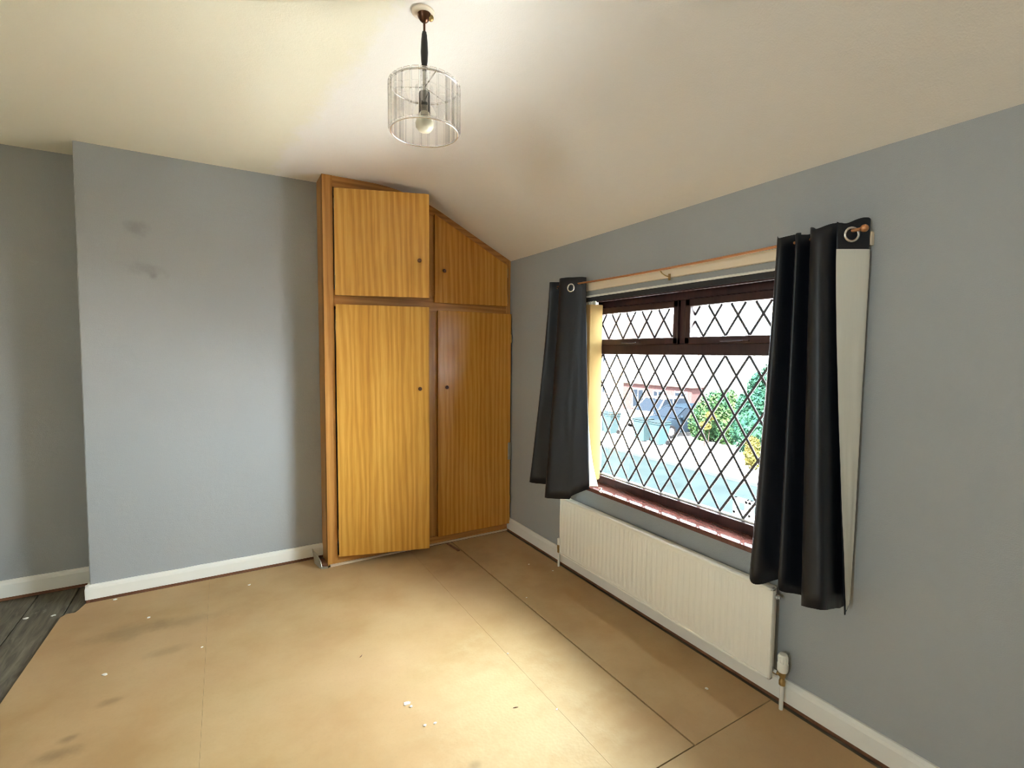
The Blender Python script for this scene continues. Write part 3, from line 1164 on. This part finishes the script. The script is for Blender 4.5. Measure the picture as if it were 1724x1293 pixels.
# lockshield at the left end
vy = -0.715
b = B()
b.lathe([(0.0, 0), (0.011, 0), (0.011, 0.040), (0.009, 0.044), (0, 0.046)], (vx, vy, 0.140), 16)
make('lockshield_cap', b, M_PLASTIC, rad, smooth='auto')
b = B()
b.lathe([(0.0, 0), (0.010, 0), (0.010, 0.02), (0.012, 0.024), (0.012, 0.05), (0, 0.05)], (vx, vy, 0.092), 12)
b.lathe([(0.0, 0), (0.008, 0), (0.008, 0.05), (0, 0.05)], (vx, vy - 0.05, 0.125), 12, (0, 1, 0))
make('valve_body', b, M_BRASS, rad, smooth='auto')
b = B()
b.tube([(vx, vy, 0.10), (vx, vy, -0.005)], 0.0075, 12)
make('pipe', b, M_PLASTIC, rad, smooth='auto')

# ------------------------------------------------------------------ pendant lamp
LX, LY = -1.281, -1.640
lamp = thing('pendant_lamp', (LX, LY, 2.03), 'pendant ceiling lamp with clear crystal bar drum shade on a black spindle', 'lamp')
b = B()
b.lathe([(0.0, 0.0), (0.035, 0.0), (0.035, -0.004), (0.030, -0.007), (0.0, -0.007)], (LX - 0.004, LY, H - 0.001), 28)
make('ceiling_plate', b, M_CREAM, lamp, smooth='auto')
b = B()
b.lathe([(0.0, 0.0), (0.021, 0.0), (0.020, -0.008), (0.013, -0.018), (0.006, -0.024), (0.0, -0.025)], (LX, LY, H - 0.008), 24)
make('canopy', b, M_BROWNMETAL, lamp, smooth='auto')
b = B()
b.ball((LX + 0.018, LY - 0.008, H - 0.017), 0.0095)
make('hook_boss', b, M_BRASS, lamp, smooth=True)
b = B()
b.tube([(LX, LY, H - 0.03), (LX, LY, 2.335)], 0.0036, 10)
make('stem', b, M_BROWNMETAL, lamp, smooth='auto')
b = B()
b.lathe([(0.0, 0.0), (0.0065, 0.0), (0.0085, -0.010), (0.0105, -0.035), (0.0115, -0.060), (0.0105, -0.085), (0.0075, -0.108), (0.0065, -0.116), (0.0, -0.116)], (LX, LY, 2.340), 20)
make('spindle', b, M_BLACKWOOD, lamp, smooth='auto')
SR, SZ0, SZ1 = 0.1085, 2.034, 2.180
b = B()
b.lathe([(0.0, 0.0), (0.0165, 0.0), (0.0185, -0.006), (0.0185, -0.060), (0.0, -0.060)], (LX, LY, 2.158), 20)
make('bulb_holder', b, M_BLACKWOOD, lamp, smooth='auto')
b = B()
b.tube([(LX, LY, 2.225), (LX, LY, 2.165)], 0.005, 10)
make('holder_stem', b, M_CHROME, lamp, smooth='auto')
b = B()
b.lathe([(0.0, 0.0), (0.012, 0.0), (0.014, -0.012), (0.024, -0.030), (0.0285, -0.045), (0.027, -0.058), (0.018, -0.069), (0.0, -0.0735)], (LX, LY, 2.110), 24)
make('bulb', b, M_BULB, lamp, smooth=True)
sh = thing('shade', (LX, LY, SZ0))
sh.parent = lamp
sh.matrix_parent_inverse = wmat(lamp).inverted()
for z, r in ((SZ1 - 0.006, 0.0028), (SZ0 + 0.002, 0.0024)):
    b = B()
    b.tube([(LX + (SR - 0.004) * math.cos(2 * math.pi * k / 56), LY + (SR - 0.004) * math.sin(2 * math.pi * k / 56), z) for k in range(56)], r, 8, True)
    make('ring', b, M_CHROME, sh, smooth=True)
b = B()
for k in range(3):
    a = 2 * math.pi * k / 3 + 0.5
    b.tube([(LX + 0.006 * math.cos(a), LY + 0.006 * math.sin(a), SZ1 - 0.006), (LX + (SR - 0.004) * math.cos(a), LY + (SR - 0.004) * math.sin(a), SZ1 - 0.006)], 0.0018, 6)
make('spider', b, M_CHROME, sh, smooth=True)
NB = 26
cb = None
for k in range(NB):
    a = 2 * math.pi * k / NB
    if cb is None:
        b = B()
        b.box(-0.0035, 0.0035, -0.0115, 0.0115, SZ0 + 0.005, SZ1, 0.0022)
        cb = make('crystal_bar', b, M_CRYSTAL, sh)
        o = cb
    else:
        o = cb.copy()
        COL.objects.link(o)
        o.parent = sh
        o.matrix_parent_inverse = cb.matrix_parent_inverse
    o.location = (LX + SR * math.cos(a), LY + SR * math.sin(a), 0)
    o.rotation_euler = (0, 0, a)

# ------------------------------------------------------------------ outside: street seen through the panes
GZ = -2.7
M_ROAD = plain('dark_asphalt', (0.0040, 0.0056, 0.0059), 0.9, var=0.35, scale=1.2, spec=0.0)
M_PAVE = plain('pale_concrete', (0.31, 0.31, 0.31), 0.8, var=0.15, scale=1.0)
M_KERB = plain('kerb_stone', (0.008, 0.009, 0.0092), 0.8, var=0.15, scale=3, spec=0.0)
M_DRIVE = plain('pale_driveway', (0.30, 0.27, 0.26), 0.8, var=0.12, scale=0.8)
M_RENDER = plain('pale_render', (0.50, 0.48, 0.46), 0.85, var=0.05, scale=2)
M_TILE = plain('brown_tile', (0.02, 0.014, 0.012), 0.8, var=0.2, scale=4, spec=0.0)
M_DARKGLASS = plain('dark_glass', (0.0022, 0.0030, 0.0042), 0.6, var=0.05, spec=0.0)
M_UPVC = plain('white_window_frame', (0.3, 0.3, 0.3), 0.4, var=0.03)
M_BIN = plain('blue_grey_bin_plastic', (0.0060, 0.0105, 0.0118), 0.8, var=0.1, spec=0.0)
M_BINLID = plain('dark_bin_lid', (0.0035, 0.005, 0.0055), 0.8, var=0.1, spec=0.0)
M_CARW = plain('white_car_paint', (0.30, 0.30, 0.30), 0.4, var=0.02)
M_CARB = plain('navy_car_paint', (0.0022, 0.0034, 0.0048), 0.7, var=0.05, spec=0.0)
M_TYRE = plain('black_tyre', (0.0025, 0.0025, 0.0027), 0.9, var=0.1, spec=0.0)
M_HUB = plain('alloy_hub', (0.05, 0.05, 0.052), 0.6, 0.0, var=0.05, spec=0.0)
M_LAMPG = plain('car_lamp', (0.10, 0.10, 0.10), 0.4, var=0.05, spec=0.0)
M_STEM = plain('shrub_stem', (0.006, 0.005, 0.004), 0.9, var=0.2, spec=0.0)


def leafmat(name, a, c):
    k = N(name)
    f = k.noise(k.coord(), 2.2, 3)
    return k.finish(k.mix(k.ramp(f, [(0.35, 0.0), (0.65, 1.0)]), a, c), 0.9, spec=0.0)


M_LEAF = leafmat('green_leaves', (0.0035, 0.0100, 0.0055), (0.0085, 0.0150, 0.0050))
M_LEAFD = leafmat('dark_green_leaves', (0.0028, 0.0085, 0.0060), (0.0048, 0.0125, 0.0068))
M_LEAFY = leafmat('yellow_leaves', (0.020, 0.0150, 0.004), (0.014, 0.0140, 0.004))

b = B()
b.box(0.3, 60, -40, 80, GZ - 0.6, GZ - 0.14)
make('ground', b, M_PAVE, kind='structure')
b = B()
b.box(6.6, 12.15, -40, 80, GZ - 0.14, GZ)
make('road', b, M_ROAD, kind='structure')
b = B()
b.box(12.15, 12.30, -40, 80, GZ - 0.14, GZ + 0.10, 0.01)
make('kerb', b, M_KERB, kind='structure')
b = B()
b.box(12.30, 14.1, -40, 80, GZ - 0.14, GZ + 0.09)
make('pavement', b, M_PAVE, kind='structure')
b = B()
b.box(14.1, 40, -40, 80, GZ - 0.14, GZ + 0.08)
make('driveway', b, M_DRIVE, kind='structure')
b = B()
b.box(0.27, 6.6, -40, 80, GZ - 0.14, GZ - 0.02)
make('front_garden', b, M_PAVE, kind='structure')

# low brick building
ga = thing('brick_garage', (23.5, 19.5, GZ + 0.08), 'low red brick building with white windows beyond the parked cars', 'building')
b = B()
b.box(23, 24.2, 17.0, 23.0, GZ + 0.08, -0.75)
make('wall', b, M_BRICK, ga)
b = B()
b.box(22.8, 24.4, 16.8, 23.2, -0.75, -0.58, 0.02)
make('roof', b, M_TILE, ga)
for (y0, y1, z0, z1) in ((17.3, 18.3, -2.0, -1.0), (19.2, 20.1, -2.55, -1.05), (20.9, 22.0, -2.45, -1.05)):
    b = B()
    b.box(22.93, 23.0, y0, y1, z0, z1, 0.01)
    w = make('window', b, M_UPVC, ga)
    ym = (y0 + y1) / 2
    for a0, a1 in ((y0 + 0.09, ym - 0.05), (ym + 0.05, y1 - 0.09)):
        b = B()
        b.box(22.915, 22.93, a0, a1, z0 + 0.1, z1 - 0.1)
        make('pane', b, M_DARKGLASS, w)
# pale rendered house on the left
ho = thing('rendered_house', (25, 30, GZ + 0.08), 'pale rendered house at the left end of the street view', 'house')
b = B()
b.box(24, 32, 24.5, 36, GZ + 0.08, 2.3)
make('wall', b, M_RENDER, ho)
b = B()
b.prism([(23.6, 2.3), (32.4, 2.3), (28, 4.6)], 1, 24.3, 36.2)
make('roof', b, M_TILE, ho)
for y0, z0 in ((26, -1.8), (26, 0.6), (30, -1.8), (30, 0.6)):
    b = B()
    b.box(23.94, 24.0, y0, y0 + 1.5, z0, z0 + 1.2, 0.01)
    w = make('window', b, M_UPVC, ho)
    b = B()
    b.box(23.925, 23.94, y0 + 0.1, y0 + 1.4, z0 + 0.1, z0 + 1.1)
    make('pane', b, M_DARKGLASS, w)


def wheelie_bin(x, y, label, grp=None, ang=0.0):
    base = GZ + 0.085
    R = Matrix.Translation((x, y, base)) @ Matrix.Rotation(ang, 4, 'Z')
    t = thing('wheelie_bin', (x, y, base), label, 'bin', grp)
    b = B()
    tt = bmesh.new()
    r = []
    for (hx, hy, z) in ((0.24, 0.23, 0.05), (0.34, 0.30, 0.92), (0.37, 0.33, 0.93), (0.37, 0.33, 0.98)):
        r.append([tt.verts.new((sx * hx, sy * hy, z)) for sx, sy in ((-1, -1), (1, -1), (1, 1), (-1, 1))])
    tt.faces.new(r[0])
    tt.faces.new(r[-1])
    for a, c in zip(r, r[1:]):
        for k in range(4):
            tt.faces.new((a[k], a[(k + 1) % 4], c[(k + 1) % 4], c[k]))
    b._merge(tt, R)
    make('body', b, M_BIN, t)
    b = B()
    b.box(-0.39, 0.36, -0.34, 0.34, 0.98, 1.05, 0.02, R)
    b.box(0.36, 0.43, -0.25, 0.25, 0.97, 1.02, 0.01, R)
    make('lid', b, M_BINLID, t)
    for s in (-1, 1):
        b = B()
        b.lathe([(0, -0.025), (0.1, -0.025), (0.1, 0.025), (0, 0.025)], R @ Vector((0.24, s * 0.27, 0.10)), 16, (0, 1, 0))
        make('wheel', b, M_TYRE, t)


wheelie_bin(14.55, 12.75, 'left bin of the middle pair on the far pavement', None, 0.1)
wheelie_bin(14.5, 11.75, 'right bin of the middle pair, nearer the hedge', None, -0.05)
wheelie_bin(14.6, 15.75, 'bin at the left edge of the window view, behind the blind', None, 0.0)
wheelie_bin(14.6, 14.95, 'second bin from the left edge of the window view', None, 0.05)


def car(x, y, ang, paint, name, label, h=1.45):
    base = GZ + 0.08
    R = Matrix.Translation((x, y, base)) @ Matrix.Rotation(ang, 4, 'Z')
    t = thing(name, (x, y, base), label, 'car')
    b = B()
    tt = bmesh.new()
    st = [(-2.0, 0.72, 0.42, 0.72), (-1.95, 0.80, 0.28, 0.92), (-1.3, 0.86, 0.24, 0.96), (0.0, 0.88, 0.24, 0.94), (0.95, 0.87, 0.24, 0.90), (1.6, 0.84, 0.25, 0.80), (1.95, 0.78, 0.27, 0.68), (2.05, 0.66, 0.36, 0.55)]
    rings = []
    for (sx, w, zb, zt) in st:
        zm = (zb + zt) / 2 + 0.08
        rings.append([tt.verts.new((sx, a, z)) for a, z in ((-w * 0.9, zb), (-w, zm), (-w * 0.94, zt), (-w * 0.5, zt + 0.03), (w * 0.5, zt + 0.03), (w * 0.94, zt), (w, zm), (w * 0.9, zb))])
    for a, c in zip(rings, rings[1:]):
        for k in range(8):
            tt.faces.new((a[k], a[(k + 1) % 8], c[(k + 1) % 8], c[k]))
    tt.faces.new(rings[0])
    tt.faces.new(rings[-1])
    b._merge(tt, R)
    make('body', b, paint, t, smooth='auto')

    def frust(name, sx0, sx1, tx0, tx1, w0, w1, z0, z1, mat):
        b = B()
        q = bmesh.new()
        a = [q.verts.new((xx, yy, z0)) for xx, yy in ((sx0, -w0), (sx1, -w0), (sx1, w0), (sx0, w0))]
        c = [q.verts.new((xx, yy, z1)) for xx, yy in ((tx0, -w1), (tx1, -w1), (tx1, w1), (tx0, w1))]
        q.faces.new(a)
        q.faces.new(c)
        for k in range(4):
            q.faces.new((a[k], a[(k + 1) % 4], c[(k + 1) % 4], c[k]))
        b._merge(q, R)
        return make(name, b, mat, t)
    frust('glasshouse', -1.85, 1.05, -1.45, 0.30, 0.80, 0.62, 0.93, h - 0.06, M_DARKGLASS)
    frust('roof', -1.52, 0.36, -1.35, 0.15, 0.64, 0.58, h - 0.07, h, paint)
    for s in (-1, 1):
        for (x0, x1) in ((-1.88, -1.48), (1.05, 0.30), (-0.35, -0.40)):
            b = B()
            b.tube([R @ Vector((x0, s * 0.805, 0.93)), R @ Vector((x1, s * 0.625, h - 0.06))], 0.035, 6)
            make('pillar', b, paint, t)
        b = B()
        c = R @ Vector((1.93, s * 0.58, 0.62))
        b.ball(c, 0.11, 10)
        make('headlamp', b, M_LAMPG, t, smooth=True)
        b = B()
        b.ball(R @ Vector((0.75, s * 0.95, 1.0)), 0.085, 8)
        make('door_mirror', b, paint, t, smooth=True)
        for wx in (-1.25, 1.3):
            b = B()
            ax = R.to_3x3() @ Vector((0, s, 0))
            b.lathe([(0, -0.10), (0.30, -0.10), (0.31, -0.04), (0.31, 0.06), (0.28, 0.085), (0.2, 0.07), (0, 0.07)], R @ Vector((wx, s * 0.80, 0.31)), 20, ax)
            wh = make('wheel', b, M_TYRE, t, smooth='auto')
            b = B()
            b.lathe([(0, 0.072), (0.19, 0.072), (0.17, 0.09), (0.0, 0.095)], R @ Vector((wx, s * 0.80, 0.31)), 14, ax)
            make('hub_cap', b, M_HUB, wh, smooth='auto')


car(18.6, 15.6, math.radians(180 + 4), M_CARW, 'car', 'white car with dark windscreen parked behind the bins', 1.62)
car(17.6, 13.25, math.radians(180 - 8), M_CARB, 'car', 'dark blue car parked beside the green hedge', 1.45)


def shrub(name, loc, blobs, leaf, label, cat, n, ls, grp=None):
    t = thing(name, loc, label, cat, grp)
    b = B()
    L = Vector(loc)
    for q in range(n):
        c, r = random.choice(blobs)
        u = Vector((random.gauss(0, 1), random.gauss(0, 1), random.gauss(0, 1))).normalized() * random.uniform(0.72, 1.05)
        p = L + Vector(c) + Vector((u.x * r[0], u.y * r[1], u.z * r[2]))
        if p.z < L.z:
            continue
        s = ls * random.uniform(0.6, 1.3)
        a = Vector((random.uniform(-1, 1), random.uniform(-1, 1), random.uniform(-1, 1))).normalized()
        d = a.cross(Vector((random.uniform(-1, 1), random.uniform(-1, 1), random.uniform(-1, 1)))).normalized()
        vs = [b.bm.verts.new(p + k) for k in (-a * s, d * s * 0.45, a * s, -d * s * 0.45)]
        b.bm.faces.new(vs)
    for c, r in blobs:
        tb = bmesh.new()
        bmesh.ops.create_icosphere(tb, subdivisions=3, radius=1.0)
        for v in tb.verts:
            w = 0.80 + 0.16 * noise.noise(v.co * 2.7 + L)
            v.co = Vector((v.co.x * r[0] * w, v.co.y * r[1] * w, v.co.z * r[2] * w)) + L + Vector(c)
            v.co.z = max(v.co.z, L.z)
        b._merge(tb)
    make('foliage', b, leaf, t)
    b = B()
    for c, r in blobs[:6]:
        top = L + Vector(c)
        b.tube([L + Vector((c[0] * 0.6, c[1] * 0.6, 0)), (L + Vector((c[0] * 0.6, c[1] * 0.6, 0))).lerp(top, 0.5) + Vector((0.05, 0.03, 0)), top], [0.028, 0.02, 0.01], 6)
    make('stem', b, M_STEM, t)


G8 = GZ + 0.08
shrub('hedge', (17.3, 10.9, G8), [((0, 0.65, 0.8), (0.7, 0.75, 0.9)), ((0, 0.1, 1.2), (0.8, 0.85, 1.1)), ((0.1, -0.25, 1.5), (0.8, 0.75, 0.9)), ((0, -0.4, 1.0), (0.7, 0.7, 1.1))], M_LEAF, 'loose green hedge right of the dark car across the street', 'hedge', 7000, 0.10)
shrub('tall_shrub', (19.6, 9.8, G8), [((0, 0, 1.6), (0.9, 1.0, 1.4)), ((0, -0.3, 2.9), (0.75, 0.75, 0.95)), ((0.2, 0.6, 2.3), (0.6, 0.7, 0.9))], M_LEAFD, 'tallest dark green shrub at the right of the street view', 'shrub', 6000, 0.10)
shrub('shrub', (16.4, 8.0, G8), [((0, 0.55, 1.0), (0.8, 0.95, 1.1)), ((0, -0.6, 1.2), (0.7, 0.8, 1.2)), ((0.2, 0.7, 1.9), (0.6, 0.7, 0.7))], M_LEAFD, 'bushy dark green shrub in front of the tallest one', 'shrub', 5000, 0.09)
shrub('yellow_shrub', (13.75, 6.85, G8), [((0, 0, 0.5), (0.28, 0.3, 0.45)), ((0.05, 0.1, 0.9), (0.2, 0.22, 0.25))], M_LEAFY, 'small yellow leaved shrub beside the white gate post', 'shrub', 1200, 0.07)
shrub('yellow_shrub', (15.9, 10.5, G8), [((0, 0, 0.9), (0.16, 0.26, 0.16)), ((0.1, -0.2, 1.35), (0.18, 0.22, 0.16))], M_LEAFY, 'tall yellowish shrub just in front of the green hedge', 'shrub', 420, 0.08)
gp = thing('gate_post', (13.9, 6.2, G8), 'white gate post with flat cap beside the yellow shrub', 'post')
b = B()
b.box(13.68, 14.12, 5.98, 6.42, G8, G8 + 1.0, 0.01)
make('shaft', b, M_RENDER, gp)
b = B()
b.box(13.63, 14.17, 5.93, 6.47, G8 + 1.0, G8 + 1.09, 0.01)
make('cap', b, M_RENDER, gp)

# pierced block wall at the edge of the front garden
bw = thing('block_wall', (6.2, 1.6, GZ - 0.02), 'white pierced block garden wall at the lower right of the street view', 'garden wall')
b = B()
b.box(6.1, 6.3, 0.55, 2.35, GZ - 0.02, -1.86)
make('base_course', b, M_RENDER, bw)
for r in range(2):
    for c in range(6):
        y0 = 0.55 + 0.3 * c
        z0 = -1.86 + 0.3 * r
        b = B()
        for a in ((y0, y0 + 0.3, z0, z0 + 0.07), (y0, y0 + 0.3, z0 + 0.23, z0 + 0.3), (y0, y0 + 0.07, z0, z0 + 0.3), (y0 + 0.23, y0 + 0.3, z0, z0 + 0.3)):
            b.box(6.15, 6.25, *a, 0.012)
        make('pierced_block', b, M_RENDER, bw)
